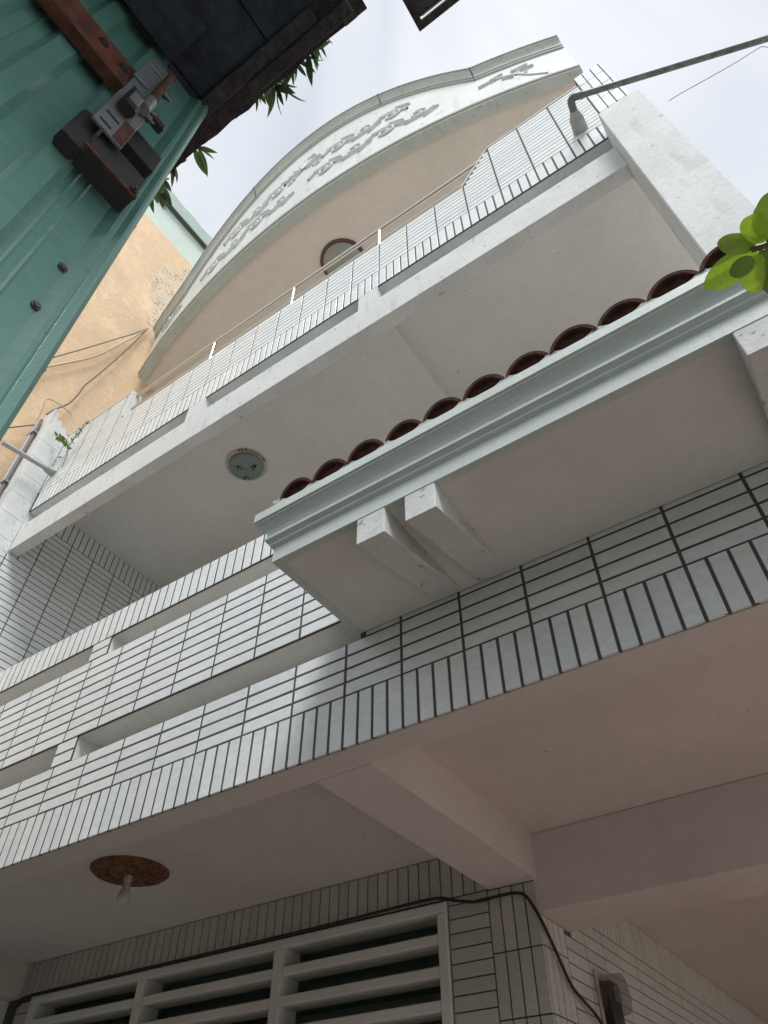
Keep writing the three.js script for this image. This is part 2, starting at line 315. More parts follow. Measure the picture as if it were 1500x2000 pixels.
// ---- upper balcony: slab, hanging fascia with slots, tiled parapet
{
  const zb = -1.978, zc = -1.895, ub = XL + 0.2;
  put('first_floor_ceiling', [box(ub, -1.482, 4.95, 5.12, -4.4, zb), box(-1.482, XR, 4.95, 5.12, -2.306, zb), box(-1.482, XR, 5.035, 5.12, -4.4, -2.306)], M.soffit, house);
  const core = [box(ub, 0.37, 4.262, 4.567, zb, ZU, 0.003), box(ub, 0.37, 4.567, 4.752, zb, -1.965), box(ub, 0.60, 4.752, 5.462, zb, zc),
    box(ub, -4.25, 5.462, 5.87, zb, zc), box(-0.36, 0.60, 5.462, 5.87, zb, zc)];
  for (const [a, b] of [[-3.187, -3.0], [-1.508, -1.345]]) core.push(box(a, b, 4.567, 4.752, -1.965, ZU - 0.0005));
  { // sloped shoulder where the parapet steps up
    const s = new THREE.Shape(); s.moveTo(-0.60, 5.462); s.lineTo(-0.36, 5.462); s.lineTo(-0.36, 5.87); s.closePath();
    const e = new THREE.ExtrudeGeometry(s, { depth: zc - zb, bevelEnabled: false }); e.translate(0, EYE, zb); core.push(e);
  }
  const part = put('upper_balcony_parapet', core, M.fascia, house);
  const lay = [box(ub, 0.60, 4.7535, 5.4605, zc, -1.8852), box(ub, -4.251, 5.4605, 5.8685, zc, -1.8852), box(-0.36, 0.60, 5.4605, 5.8685, zc, -1.8852)];
  { const s = new THREE.Shape(); s.moveTo(-0.595, 5.4605); s.lineTo(-0.36, 5.4605); s.lineTo(-0.36, 5.862); s.closePath();
    const e = new THREE.ExtrudeGeometry(s, { depth: 0.0098, bevelEnabled: false }); e.translate(0, EYE, zc); lay.push(e); }
  put('grout_bed', lay, M.grout, part);
  const R = [], mod = 0.249, x0 = -0.587, dr = 0.0584;
  for (let k = -19; k <= 4; k++) {
    let a = x0 + mod * k, b = a + mod; const a1 = Math.max(a, ub), b1 = Math.min(b, 0.409);
    for (let q = 0; q < 4; q++) { const u = a + q * mod / 4; if (u > ub - 0.01 && u < 0.4) R.push([u, Math.min(u + mod / 4, 0.409), 4.750, 4.996]); }
    if (b1 - a1 < 0.03) continue;
    for (let q = 0; q < 8; q++) R.push([a1, b1, 4.995 + q * dr, 4.995 + (q + 1) * dr]);
    for (let q = 0; q < 7; q++) {
      const v0 = 5.4622 + q * dr, v1 = v0 + dr;
      if (b1 <= -4.24) R.push([a1, Math.min(b1, -4.25), v0, v1]);
      else if (a1 < -4.3) R.push([a1, -4.25, v0, v1]);
      const sl = -0.595 + (q + 0.9) / 7 * 0.24; if (b1 > sl + 0.03 && a1 > -0.62) R.push([Math.max(a1, sl), b1, v0, v1]);
    }
  }
  layTiles(part, 'z', ZU, R, M.tiles, { joint: 0.011, tilt: 0.0025, jitter: 0.0002 });
  // pale coping along the broken top edge and round the steps
  const cap = [box(-4.262, -4.236, 5.47, 5.885, zb - 0.004, -1.878), box(ub, -4.262, 5.87, 5.886, zb - 0.004, -1.879), box(-0.34, 0.40, 5.87, 5.886, zb - 0.004, -1.879)];
  { const s = new THREE.Shape(); s.moveTo(-0.612, 5.4625); s.lineTo(-0.598, 5.4625); s.lineTo(-0.34, 5.8695); s.lineTo(-0.358, 5.8695); s.closePath(); const e = new THREE.ExtrudeGeometry(s, { depth: 0.1, bevelEnabled: false }); e.translate(0, EYE, -1.982); cap.push(e); }
  put('coping', cap, M.fascia, part);
}
// ---- right: smooth pillar below, tiled pilaster above
{
  put('pillar', box(0.37, 0.622, 1.2, 4.79, -1.99, -1.745, 0.006), M.fascia, house);
  const part = put('tiled_pilaster', box(0.412, 0.614, 4.75, 6.055, -2.1, -1.893), M.grout, house);
  const R = []; const xs = [0.412, 0.472, 0.532, 0.593, 0.617];
  for (let i = 0; i < 4; i++) for (let j = 0; j < 6; j++) R.push([xs[i], xs[i + 1], 4.74 + j * 0.22, 4.74 + (j + 1) * 0.22]);
  layTiles(part, 'z', ZU, R, M.tiles, { joint: 0.006 });
}
// ---- left: party wall with a broken, whitewashed front end
{
  const X1 = -5.228, g = [box(XL, X1, -EYE, 4.2, -8, -1.66), box(XL, X1, 4.2, 5.86, -8, -1.66)];
  { // ragged broken top
    const s = new THREE.Shape(); const pts = [[-1.66, 6.09], [-1.70, 6.07], [-1.72, 6.0], [-1.76, 6.02], [-1.79, 5.95], [-1.83, 5.97], [-1.87, 5.90], [-1.92, 5.93], [-1.99, 5.86]];
    s.moveTo(-1.66, 5.86); for (const [z, h] of pts) s.lineTo(z, h); s.closePath();
    const e = new THREE.ExtrudeGeometry(s, { depth: X1 - XL - 0.02, bevelEnabled: false });
    const p = e.attributes.position; for (let i = 0; i < p.count; i++) { const z = p.getX(i), h = p.getY(i), d = p.getZ(i); p.setXYZ(i, XL + 0.01 + d, h + EYE - (h > 5.9 ? 0.12 * (1 - d / 0.17) * ((i * 7) % 3) / 3 : 0), z); }
    e.computeVertexNormals(); g.push(outward(e.toNonIndexed()));
  }
  const part = put('party_wall', g, M.blockTile, house);
  put('grout_bed', [box(X1, X1 + 0.0055, 2.3, 4.234, -4.4, -1.662), box(X1, X1 + 0.0055, 4.234, 4.949, -4.4, -1.983)], M.grout, part);
  const R = [], zs = []; for (let k = 0; k < 11; k++) zs.push(-1.63 - 0.2525 * k);
  for (let k = 0; k < 10; k++) {
    const za = zs[k + 1], zb = Math.min(zs[k], -1.662);
    for (let q = 0; q < 36; q++) { const v1 = 4.715 - q * 0.0598, v0 = v1 - 0.0598; if (k < 2 && v1 > 4.24) { if (k === 1 && v0 > 4.22) R.push([za, -1.985, v0, v1]); continue; } R.push([za, zb, v0, v1, k < 7 && v0 > 2.55 + k * 0.06]); }
    if (k >= 1) for (let q = 0; q < 4; q++) { const a = za + q * 0.0631; if (a + 0.063 < -1.98) R.push([a, a + 0.0631, 4.715, 4.952]); }
  }
  layTiles(part, 'x', X1 + 0.0085, R, M.tiles, { joint: 0.0095, t: 0.006 });
  // whitewashed square tiles on the exposed end, thin strips on its front face
  const W = []; const hs = [4.235, 4.36, 4.61, 4.863, 5.11, 5.36, 5.61, 5.862];
  for (let i = 0; i < hs.length - 1; i++) W.push([-1.883, -1.662, hs[i], hs[i + 1]]);
  layTiles(part, 'x', X1 + 0.006, W, [M.blockTile], { joint: 0.003, t: 0.006, name: 'wall_block', tilt: 0.012 });
  const S = []; for (let i = 0; i < 3; i++) for (let j = 0; j < 14; j++) { const h0 = 2.61 + j * 0.25; S.push([XL + i * 0.064, XL + (i + 1) * 0.064, h0, h0 + 0.25, j > 4]); }
  layTiles(part, 'z', -1.652, S, [M.blockTile], { joint: 0.004, t: 0.008, name: 'wall_block' });
}
// ---- curved gable on the roof, bowed towards the alley
const bowZ = (x) => -1.885 - 0.055 * (x + 2.4) ** 2;
const archU = (x) => Math.abs(x + 2.44) / 2.16;
const faceTop = (x) => 8.72 + (archU(x) < 1 ? 1.135 * (1 - archU(x) ** 2) : 0);
{
  const xs = []; const ca = -4.6, cb = -0.28;
  for (let i = 0; i <= 8; i++) xs.push(XL + (ca - XL) * i / 8);
  for (let i = 1; i <= 48; i++) xs.push(ca + (cb - ca) * i / 48);
  for (let i = 1; i <= 8; i++) xs.push(cb + (XR + 0.01 - cb) * i / 8);
  // panel: profile as fraction of height
  const face = outward(sweep(xs.length, [[0, 0], [0, 1], [-0.12, 1], [-0.12, 0]], (i, a, b) => [xs[i], 7.86 + b * (faceTop(xs[i]) - 7.86), bowZ(xs[i]) + a], true, 0.3));
  const part = put('gable', face, M.pediment, house);
  const cp = [[-0.12, -0.001], [0.020, -0.001], [0.020, 0.022], [0.002, 0.023], [0.002, 0.036], [0.030, 0.037], [0.032, 0.05], [0.040, 0.085], [0.062, 0.13], [0.086, 0.148], [0.086, 0.160], [0.064, 0.161], [0.064, 0.174], [0.10, 0.176], [0.10, 0.205], [0.085, 0.232], [-0.12, 0.232]];
  put('cornice', outward(sweep(xs.length, cp, (i, a, b) => [xs[i], faceTop(xs[i]) + b, bowZ(xs[i]) + a], true, 0.25)), M.cornice, part);
  const lip = [[-0.10, -0.06], [0.004, -0.06], [0.014, -0.05], [0.014, -0.038], [-0.008, -0.037], [-0.008, -0.024], [0.026, -0.023], [0.032, -0.01], [0.032, 0.006], [0.006, 0.007], [0.006, 0.018], [0.020, 0.019], [0.018, 0.03], [0.001, 0.03], [0.001, 0.0], [-0.10, 0.0]];
  put('moulding', outward(sweep(xs.length, lip, (i, a, b) => [xs[i], 7.86 + b, bowZ(xs[i]) + a], true, 0.25)), M.cornice, part);
  // shrinkage joints of the cornice
  for (const x of [-3.35, -1.36, -0.28]) put('cornice_joint', outward(sweep(2, cp.map(([a, b]) => [a + 0.002, b]), (i, a, b) => [x + (i - 0.5) * 0.012, faceTop(x) + b + 0.001, bowZ(x) + a])), M.grout, part);
  // soffit of the roof behind it
  const sf = outward(sweep(xs.length, [[-0.1, 0], [-0.1, 0.12], [-1, 0.12], [-1, 0]], (i, a, b) => [xs[i], 7.832 + b, a === -1 ? -5 : bowZ(xs[i]) + a], true, 0.3));
  put('roof_soffit', sf, M.topSoffit, house);
  // plaster relief: two vines of scrolls and leaves, and a small spray at the side
  const on = (x, h, o) => [x, h, bowZ(x) + o];
  const vine = (base, amp, per, x0, x1, ph) => { const p = []; const n = Math.round((x1 - x0) / 0.045); for (let i = 0; i <= n; i++) { const x = x0 + (x1 - x0) * i / n; p.push(on(x, base(x) + amp * Math.sin((x - x0) / per * 6.283 + ph), 0.004)); } return p; };
  const curl = (x, h, r, s, turns = 1.35) => { const p = []; for (let i = 0; i <= 18; i++) { const t = i / 18, a = t * turns * 6.283, q = r * (1 - 0.78 * t); p.push(on(x + s * (Math.cos(a) * q - r), h + Math.sin(a) * q, 0.004)); } return p; };
  const leaf = (x, h, L, ang, w = 0.3) => { // almond-shaped relief
    const P = [], n = 7; const pt = (t, s, o) => { const y = s * w * L * Math.sin(Math.PI * Math.pow(t, 0.75)), u = (t - 0.5) * L; const X = x + u * Math.cos(ang) - y * Math.sin(ang); return [X, h + u * Math.sin(ang) + y * Math.cos(ang) + EYE, bowZ(X) + o]; };
    for (let i = 0; i < n; i++) for (const s of [-1, 1]) { const t0 = i / n, t1 = (i + 1) / n, a = pt(t0, 0, 0.026), b = pt(t1, 0, 0.026), c = pt(t1, s * 0.5, 0.0), d = pt(t0, s * 0.5, 0.0); s > 0 ? P.push(...a, ...b, ...c, ...a, ...c, ...d) : P.push(...a, ...c, ...b, ...a, ...d, ...c); }
    const g = new THREE.BufferGeometry(); g.setAttribute('position', new THREE.Float32BufferAttribute(P, 3)); g.computeVertexNormals(); return g;
  };
  const scroll = (g) => put('relief_scroll', g, M.relief, part);
  const lowB = (x) => 8.50 - 0.02 * (x + 2.4) ** 2, upB = (x) => 9.02 - 0.06 * (x + 2.4) ** 2;
  for (const [base, a, b, amp, per] of [[lowB, -4.15, -2.60, 0.10, 0.78], [lowB, -2.32, -0.74, 0.10, 0.78], [upB, -3.80, -2.74, 0.11, 0.72], [upB, -2.16, -1.04, 0.11, 0.72]]) {
    const g = [tube(vine(base, amp, per, a, b, 0), 0.020, 80, 7)];
    for (let x = a + per / 4, k = 0; x < b + 0.05; x += per / 2, k++) {   // at each crest a volute curled back under it, and leaves along the stem
      const s = k % 2 ? -1 : 1, y = base(x) + s * amp, sp = [];
      for (let i = 0; i <= 22; i++) { const q = i / 22, r = 0.115 * (1 - 0.8 * q), an = s * (Math.PI / 2 - q * 1.5 * 6.283); sp.push(on(x + 0.03 + r * Math.cos(an), y - s * 0.115 + r * Math.sin(an), 0.006)); }
      g.push(tube(sp, 0.017, 44, 7), leaf(x + 0.02, y, 0.30, -s * 0.05, 0.26), leaf(x + 0.17, y + s * 0.01, 0.22, -s * 0.6, 0.30), leaf(x - 0.13, y - s * 0.05, 0.20, s * 0.6, 0.30));
    }
    scroll(g);
  }
  { // centre palmette
    const g = []; for (let k = -4; k <= 4; k++) g.push(leaf(-2.45 + Math.sin(k * 0.36) * 0.16, 9.05 + Math.cos(k * 0.36) * 0.17, 0.24, Math.PI / 2 - k * 0.36, 0.26));
    scroll(g); scroll(tube(curl(-2.30, 8.95, 0.06, -1), 0.012, 26, 5)); scroll(tube(curl(-2.58, 8.95, 0.06, 1), 0.012, 26, 5)); scroll(leaf(-2.36, 9.36, 0.12, 0.3, 0.5));
  }
  for (const s of [1, -1]) {
    const X = (x) => s > 0 ? x : -4.82 - x, g = [tube([on(X(-0.20), 8.40, 0.004), on(X(-0.05), 8.42, 0.004), on(X(0.1), 8.35, 0.004), on(X(0.22), 8.16, 0.004), on(X(0.36), 8.02, 0.004)], 0.011, 24, 6)];
    for (const [x, h, L, a, w] of [[-0.18, 8.39, 0.2, 0.3, 0.3], [-0.08, 8.47, 0.16, 0.5, 0.3], [0.02, 8.33, 0.13, -0.5, 0.3], [0.16, 8.5, 0.18, 0.4, 0.25], [0.22, 8.42, 0.14, 0.1, 0.25], [0.2, 8.3, 0.12, 1.1, 0.25], [0.08, 8.52, 0.1, 1.4, 0.25]]) g.push(leaf(X(x), h, L, s * a, w));
    g.push(tube([on(X(0.1), 8.32, 0.004), on(X(0.12), 8.42, 0.004), on(X(0.2), 8.52, 0.004)], 0.009, 12, 5)); scroll(g);
  }
}
// ---- tiled canopy over the car port
{
  const x0 = -1.344, x1 = 2.2, zf = -1.283, hb = 1.668;
  // moulded slab edge: (overhang, height) profile, mitred round the left end
  const pr = [[0, 0], [0, 0.062], [0.006, 0.066], [0.012, 0.072], [0.012, 0.082], [0.02, 0.090], [0.027, 0.094], [0.027, 0.104], [0.0225, 0.108], [0.021, 0.118], [0.024, 0.134], [0.034, 0.152], [0.046, 0.164], [0.053, 0.167], [0.053, 0.174], [0.060, 0.177], [0.060, 0.216], [0.054, 0.224], [-0.03, 0.224], [-0.03, 0]];
  const path = [[x0, -1.783, -1, 0], [x0, zf, -1, 1], [x1, zf, 0, 1]];
  const edge = outward(sweep(3, pr, (i, a, b) => [path[i][0] + path[i][2] * a, hb + b, path[i][1] + path[i][3] * a], true, 0.3));
  const part = put('canopy', edge, M.mintPaint, house);
  put('soffit', box(x0 + 0.03, x1 - 0.02, hb + 0.003, 1.86, -1.783, zf - 0.03), M.soffit, part);
  // wedge brackets in pairs
  const br = (xa, xb) => { const s = new THREE.Shape(); s.moveTo(-1.287, 1.672); s.lineTo(-1.287, 1.560); s.lineTo(-1.766, 1.664); s.lineTo(-1.766, 1.672); s.closePath();
    const e = new THREE.ExtrudeGeometry(s, { depth: xb - xa - 0.006, bevelEnabled: true, bevelSize: 0.002, bevelThickness: 0.003, bevelSegments: 1 }); const p = e.attributes.position;
    for (let i = 0; i < p.count; i++) p.setXYZ(i, xa + 0.003 + p.getZ(i), p.getY(i) + EYE, p.getX(i)); return outward(e.toNonIndexed()); };
  for (const [a, b] of [[-0.985, -0.878], [-0.802, -0.692], [0.213, 0.325], [0.40, 0.51]]) put('bracket', br(a, b), M.fascia, part);
  // barrel tiles
  const pitch = 0.1525, tileShape = () => { // half-round shell
    const s = new THREE.Shape(), ro = 0.0835, ri = 0.0735, c = -0.034; const a0 = Math.asin(-c / ro), a1 = Math.PI - a0;
    s.absarc(0, c, ro, a0, a1, false); const b0 = Math.asin(-c / ri), b1 = Math.PI - b0; s.absarc(0, c, ri, b1, b0, true); s.closePath();
    return s; };
  const tg = new THREE.ExtrudeGeometry(tileShape(), { depth: 0.60, bevelEnabled: true, bevelSize: 0.0015, bevelThickness: 0.002, bevelSegments: 1, curveSegments: 14 });
  tg.translate(0, 0, -0.60); tg.rotateX(0.30); const tgu = planarUV(tg.toNonIndexed());
  const fs = new THREE.Shape(); { const ri = 0.0735, c = -0.032, b0 = Math.asin(-c / ri); fs.absarc(0, c, ri, b0, Math.PI - b0, false); fs.closePath(); }
  const fg = new THREE.ExtrudeGeometry(fs, { depth: 0.5, bevelEnabled: false, curveSegments: 14 }); fg.translate(0, 0, -0.515); fg.rotateX(0.30); const fgu = planarUV(fg.toNonIndexed());
  const bedPts = [];
  for (let k = 0; k < 22; k++) {
    const x = -1.2235 + pitch * k;
    const m = new THREE.Mesh(tgu, M.clay); m.name = 'roof_tile'; m.position.set(x, EYE + 1.911 + rr(-0.002, 0.002), -1.232 + rr(-0.004, 0.004)); m.rotation.y = rr(-0.01, 0.01); m.castShadow = m.receiveShadow = true; part.add(m);
    const f = new THREE.Mesh(fgu, M.clay); f.name = 'tile_filling'; f.position.copy(m.position); f.castShadow = f.receiveShadow = true; part.add(f);
    // mortar fillet in each valley
    const s = new THREE.Shape(); s.moveTo(-0.060, 1.893); s.lineTo(0.060, 1.893); s.quadraticCurveTo(0.022, 1.90, 0.008, 1.921); s.lineTo(-0.008, 1.921); s.quadraticCurveTo(-0.022, 1.90, -0.060, 1.893);
    const e = new THREE.ExtrudeGeometry(s, { depth: 0.03, bevelEnabled: false }); e.translate(x - pitch / 2 + rr(-0.006, 0.006), EYE, -1.262); bedPts.push(e);
  }
  bedPts.push(box(-1.33, 2.1, 1.8925, 1.9125, -1.30, -1.2415));
  const lump = new THREE.SphereGeometry(0.03, 12, 8); lump.scale(0.8, 0.9, 1.2); lump.translate(-1.325, EYE + 1.905, -1.26); bedPts.push(lump);
  put('mortar_bed', bedPts, M.mortar, part);
}
// ---- ground floor front: louvred window, tiled wall, tiled corner
{
  const zw = -3.232, z1 = -3.2425;
  const wall = [box(-5.36, -4.963, -EYE, 1.4155, -3.41, z1), box(-4.963, -1.846, 1.211, 1.4155, -3.41, z1), box(-1.846, GX - 0.010, -EYE, 1.4155, -3.41, z1), box(-4.963, -1.846, -EYE, -0.2, -3.41, z1)];
  const part = put('front_wall', wall, M.grout, house);
  const R = []; for (let k = 0; k < 56; k++) { const x = -1.628 - 0.0623 * (k + 1); R.push([Math.max(x, -5.112), x + 0.0623, 1.217, 1.4145]); }
  for (let q = 0; q < 9; q++) { R.push([-1.843, -1.628, 1.185 - (q + 1) * 0.0611, 1.185 - q * 0.0611]); R.push([-5.106, -4.963, 1.188 - (q + 1) * 0.0611, 1.188 - q * 0.0611, q < 3]); }
  R.push([-1.843, -1.628, 1.185, 1.217]);
  for (let i = 0; i < 4; i++) for (const [a, b] of [[0.9526, 1.213], [0.707, 0.9526], [0.461, 0.707]]) R.push([-1.628 + i * 0.0612, -1.628 + (i + 1) * 0.0612, a, b]);
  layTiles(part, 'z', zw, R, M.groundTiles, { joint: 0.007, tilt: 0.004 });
  // return wall into the car port
  const ret = put('return_wall', [box(GX - 0.25, GX - 0.010, -EYE, 1.3575, -8, -3.565), box(GX - 0.25, GX - 0.010, -EYE, 1.0765, -3.565, -3.411)], M.grout, house);
  const Q = [];
  for (let i = 0; i < 4; i++) for (const [a, b] of [[0.9526, 1.0755], [0.707, 0.9526], [0.461, 0.707]]) Q.push([-3.24 - (i + 1) * 0.0606, -3.24 - i * 0.0606, a, b]);
  for (let k = 0; k < 19; k++) {
    const zb = -3.484 - k * 0.2387, za = zb - 0.2387;
    for (let q = 0; q < 8; q++) { const v1 = 1.170 - q * 0.0573, v0 = v1 - 0.0573; if (k === 0 && v1 > 1.08) { Q.push([za, -3.566, v0, v1]); continue; } Q.push([za, zb, v0, v1, k < 12]); }
    for (let q = 0; q < 4; q++) { const b = zb - q * 0.0597; if (b > -3.563) continue; Q.push([b - 0.0597, b, 1.170, 1.3565, k < 12]); }
  }
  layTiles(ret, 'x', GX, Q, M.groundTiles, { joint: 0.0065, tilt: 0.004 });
  // louvred window: concrete frame with slats, panes and an unlit room behind
  const fr = [box(-4.961, -1.848, 1.162, 1.2065, -3.377, -3.219, 0.005), box(-4.961, -4.897, -0.2, 1.162, -3.377, -3.219, 0.005), box(-1.900, -1.848, -0.2, 1.162, -3.377, -3.219, 0.005)];
  const win = put('louvre_window', fr, M.soffit, house);
  for (const x of [-3.953, -2.908]) put('mullion', box(x, x + 0.064, -0.2, 1.1615, -3.366, -3.2195, 0.004), M.soffit, win);
  for (let k = 0; k < 10; k++) for (const [a, b] of [[-4.8965, -3.9535], [-3.8885, -2.9085], [-2.8435, -1.9005]]) put('slat', box(a, b, 1.033 - k * 0.131, 1.076 - k * 0.131, -3.36, -3.222, 0.005), M.soffit, win);
  for (const [a, b] of [[-4.89, -3.955], [-3.885, -2.91], [-2.84, -1.90]]) put('glass_pane', box(a, b, -0.2, 1.155, -3.400, -3.393), M.windowGlass, win);
  put('room', [box(-5.0, -1.82, -0.3, 1.3, -4.95, -4.9), box(-5.02, -5.0, -0.3, 1.3, -4.95, -3.412), box(-1.82, -1.80, -0.3, 1.3, -4.95, -3.412), box(-5.0, -1.82, 1.28, 1.3, -4.9, -3.412), box(-5.0, -1.82, -0.3, -0.28, -4.9, -3.412)], M.roomPaint, win);
}

// ------------------------------------------------------------------ balcony railing
{
  const t = thing('balcony_railing', 'stainless steel two-bar railing on the upper balcony parapet', 'railing');
  const z = -1.932;
  put('top_rail', cyl([-4.236, 5.855, z], [-0.35, 5.855, z], 0.019, 0.019), M.stainless, t);
  put('lower_rail', cyl([-4.236, 5.63, z], [-0.50, 5.63, z], 0.0125, 0.0125), M.stainless, t);
  for (const x of [-1.365, -2.262, -3.2]) put('post', [cyl([x, 5.463, z], [x, 5.84, z], 0.0165, 0.0165), cyl([x, 5.463, z], [x, 5.474, z], 0.03, 0.028)], M.stainless, t);
}
// ------------------------------------------------------------------ ceiling lamps
{
  const t = thing('ceiling_lamp', 'round grey glass ceiling lamp with rust stained rim under the upper balcony', 'ceiling lamp');
  const x = -3.33, h = 4.95, z = -2.69;
  put('backplate', lathe([[0, -0.001], [0.185, -0.001], [0.185, -0.012], [0.165, -0.02], [0, -0.02]].reverse(), x, h, z), M.lampRim, t);
  put('glass_shade', lathe([[0.0001, -0.075], [0.04, -0.0745], [0.10, -0.070], [0.135, -0.060], [0.152, -0.045], [0.158, -0.018]], x, h, z), M.lampGlass, t);
  put('finial', lathe([[0.0001, -0.086], [0.012, -0.085], [0.016, -0.076], [0.016, -0.072]], x, h, z, 20), M.lampGlass, t);
  const rim = []; for (let i = 0; i < 46; i++) { const a = -1.2 + rr(-0.7, 0.9) + Math.PI * 0.5 * 0, r = rr(0.166, 0.186); const s = new THREE.SphereGeometry(rr(0.003, 0.009), 5, 4); s.scale(1, 0.35, 1); s.translate(x + r * Math.sin(a + 2.2), h - 0.019 + EYE, z + r * Math.cos(a + 2.2) * 1); rim.push(s); }
  put('rust', rim, M.lampRust, t);
  const bugs = []; for (const [bx, bz, n] of [[-0.035, 0.05, 16], [0.075, -0.02, 14], [-0.06, -0.075, 10]]) for (let i = 0; i < n; i++) { const s = new THREE.SphereGeometry(rr(0.004, 0.010), 5, 4); s.translate(x + bx + rr(-0.028, 0.028), h - 0.0715 + EYE, z + bz + rr(-0.022, 0.022)); bugs.push(s); }
  put('dead_insects', bugs, M.deadBugs, t);
}
{
  const t = thing('ceiling_lamp', 'bare light bulb hanging from a rusty brown rosette on the ground floor ceiling', 'ceiling lamp');
  const x = -3.284, h = 1.416, z = -2.475;
  put('rosette', lathe([[0, -0.0], [0.200, -0.0], [0.200, -0.006], [0.188, -0.016], [0.172, -0.012], [0.155, -0.018], [0.11, -0.014], [0.07, -0.024], [0.035, -0.028], [0.0001, -0.030]].reverse(), x, h, z, 56), M.rosette, t);
  for (let k = 0; k < 18; k++) { const a = k / 18 * 6.283, g = new THREE.SphereGeometry(0.02, 8, 5); g.scale(1.7, 0.28, 0.62); g.rotateY(-a); g.translate(x + 0.13 * Math.cos(a), h - 0.0165 + EYE, z + 0.13 * Math.sin(a)); put('petal', g, M.rosette, t); }
  const holes = []; for (let i = 0; i < 16; i++) { const a = rr(0, 6.28), r = rr(0.05, 0.15); const s = new THREE.SphereGeometry(rr(0.003, 0.008), 5, 4); s.scale(1.5, 0.3, 1); s.translate(x + r * Math.cos(a), h - 0.0185 + EYE, z + r * Math.sin(a)); holes.push(s); }
  put('rust_hole', holes, M.deadBugs, t);
  put('socket', lathe([[0.022, -0.02], [0.022, -0.05], [0.018, -0.055], [0.018, -0.075], [0.0001, -0.075]].reverse(), x, h, z, 20), M.lampRim, t);
  put('bulb', lathe([[0.0001, -0.165], [0.016, -0.163], [0.029, -0.152], [0.035, -0.135], [0.032, -0.115], [0.021, -0.092], [0.0165, -0.070]], x, h, z, 24), M.bulb, t);
}
{
  const t = thing('ceiling_lamp', 'round lamp with dark brown rim on the roof soffit behind the railing', 'ceiling lamp');
  const x = -2.36, h = 7.832, z = -2.64;
  put('rim', lathe([[0, 0], [0.262, 0], [0.262, -0.02], [0.245, -0.035], [0.23, -0.03], [0, -0.02]].reverse(), x, h, z, 48), M.lampBrown, t);
  put('glass_shade', lathe([[0.0001, -0.085], [0.09, -0.08], [0.17, -0.062], [0.225, -0.03]], x, h, z, 40), M.lampPale, t);
}
// ------------------------------------------------------------------ electric meter and its cable
{
  const t = thing('electric_meter', 'small electric meter in a smoky plastic cover on the car port wall', 'meter');
  const z = -3.84, h = 0.868;
  put('backboard', box(GX + 0.001, GX + 0.012, h - 0.17, h + 0.10, z - 0.085, z + 0.085, 0.003), M.meterBoard, t);
  put('body', box(GX + 0.0125, GX + 0.06, h - 0.15, h + 0.055, z - 0.06, z + 0.06, 0.008), M.meterBlack, t);
  { const g = new THREE.CylinderGeometry(0.082, 0.088, 0.085, 30, 1, true).toNonIndexed(); g.deleteAttribute('uv'); g.rotateZ(-Math.PI / 2); g.translate(GX + 0.06, h + EYE + 0.005, z);
    const d = new THREE.SphereGeometry(0.082, 30, 8, 0, 6.2832, 0, 0.6).toNonIndexed(); d.deleteAttribute('uv'); d.scale(1, 0.4, 1); d.translate(0, -0.0225, 0); d.scale(1.75, 1, 1.75); d.rotateZ(-Math.PI / 2); d.translate(GX + 0.097, h + EYE + 0.005, z); put('cover', [g, d], M.meterShell, t); }
  put('dial', box(GX + 0.062, GX + 0.075, h - 0.03, h + 0.035, z - 0.035, z + 0.04, 0.004), M.pipeGrey, t);
  put('clip', box(GX + 0.0755, GX + 0.078, h - 0.008, h - 0.001, z - 0.012, z + 0.018), M.galv, t);
  const c = tag(put('cable', tube([[-5.10, 1.165, -3.214], [-5.05, 1.170, -3.21], [-4.95, 1.213, -3.21], [-3.73, 1.215, -3.21], [-2.56, 1.218, -3.21], [-1.93, 1.225, -3.209], [-1.80, 1.197, -3.21], [-1.68, 1.169, -3.21], [-1.58, 1.171, -3.21], [-1.48, 1.170, -3.21], [-1.426, 1.147, -3.21], [-1.376, 1.05, -3.22], [-1.365, 0.955, -3.295], [-1.365, 0.84, -3.42], [-1.363, 0.80, -3.53], [-1.36, 0.77, -3.63], [-1.35, 0.70, -3.75]], 0.0072, 160, 8), M.cable, scene), 'black cable running along the louvre window top and down to the electric meter', 'cable');
  put('drop_wire', tube([[GX + 0.05, h - 0.13, z - 0.05], [GX + 0.055, h - 0.19, z - 0.055], [GX + 0.05, h - 0.26, z - 0.05]], 0.004, 12, 6), M.cable, t);
}
// ------------------------------------------------------------------ pipes
{
  const t = thing('drain_pipe', 'dark grey drain pipe elbowing out of the upper parapet beside the pillar', 'pipe');
  put('socket', [cyl([0.262, 5.09, -1.90], [0.27, 5.10, -1.80], 0.050, 0.044, 20), cyl([0.27, 5.10, -1.80], [0.274, 5.105, -1.755], 0.044, 0.026, 20)], M.pipePale, t);
  put('elbow', tube([[0.273, 5.103, -1.77], [0.279, 5.108, -1.715], [0.287, 5.11, -1.69], [0.31, 5.108, -1.684], [0.36, 5.10, -1.699]], 0.024, 20, 14), M.pipeGrey, t);
  put('pipe', cyl([0.35, 5.102, -1.696], [1.9, 4.93, -2.16], 0.0195, 0.0195, 20), M.pipeGrey, t);
  const w = tag(put('wire', tube([[0.72, 4.60, -1.84], [0.80, 4.62, -1.85], [0.98, 4.66, -1.88], [1.12, 4.74, -1.92], [1.25, 4.86, -1.97], [1.31, 4.90, -1.99], [1.325, 4.83, -1.99], [1.36, 4.80, -2.0]], 0.0022, 60, 5), M.cableGrey, scene), 'thin loose wire hanging under the drain pipe against the sky', 'wire');
}
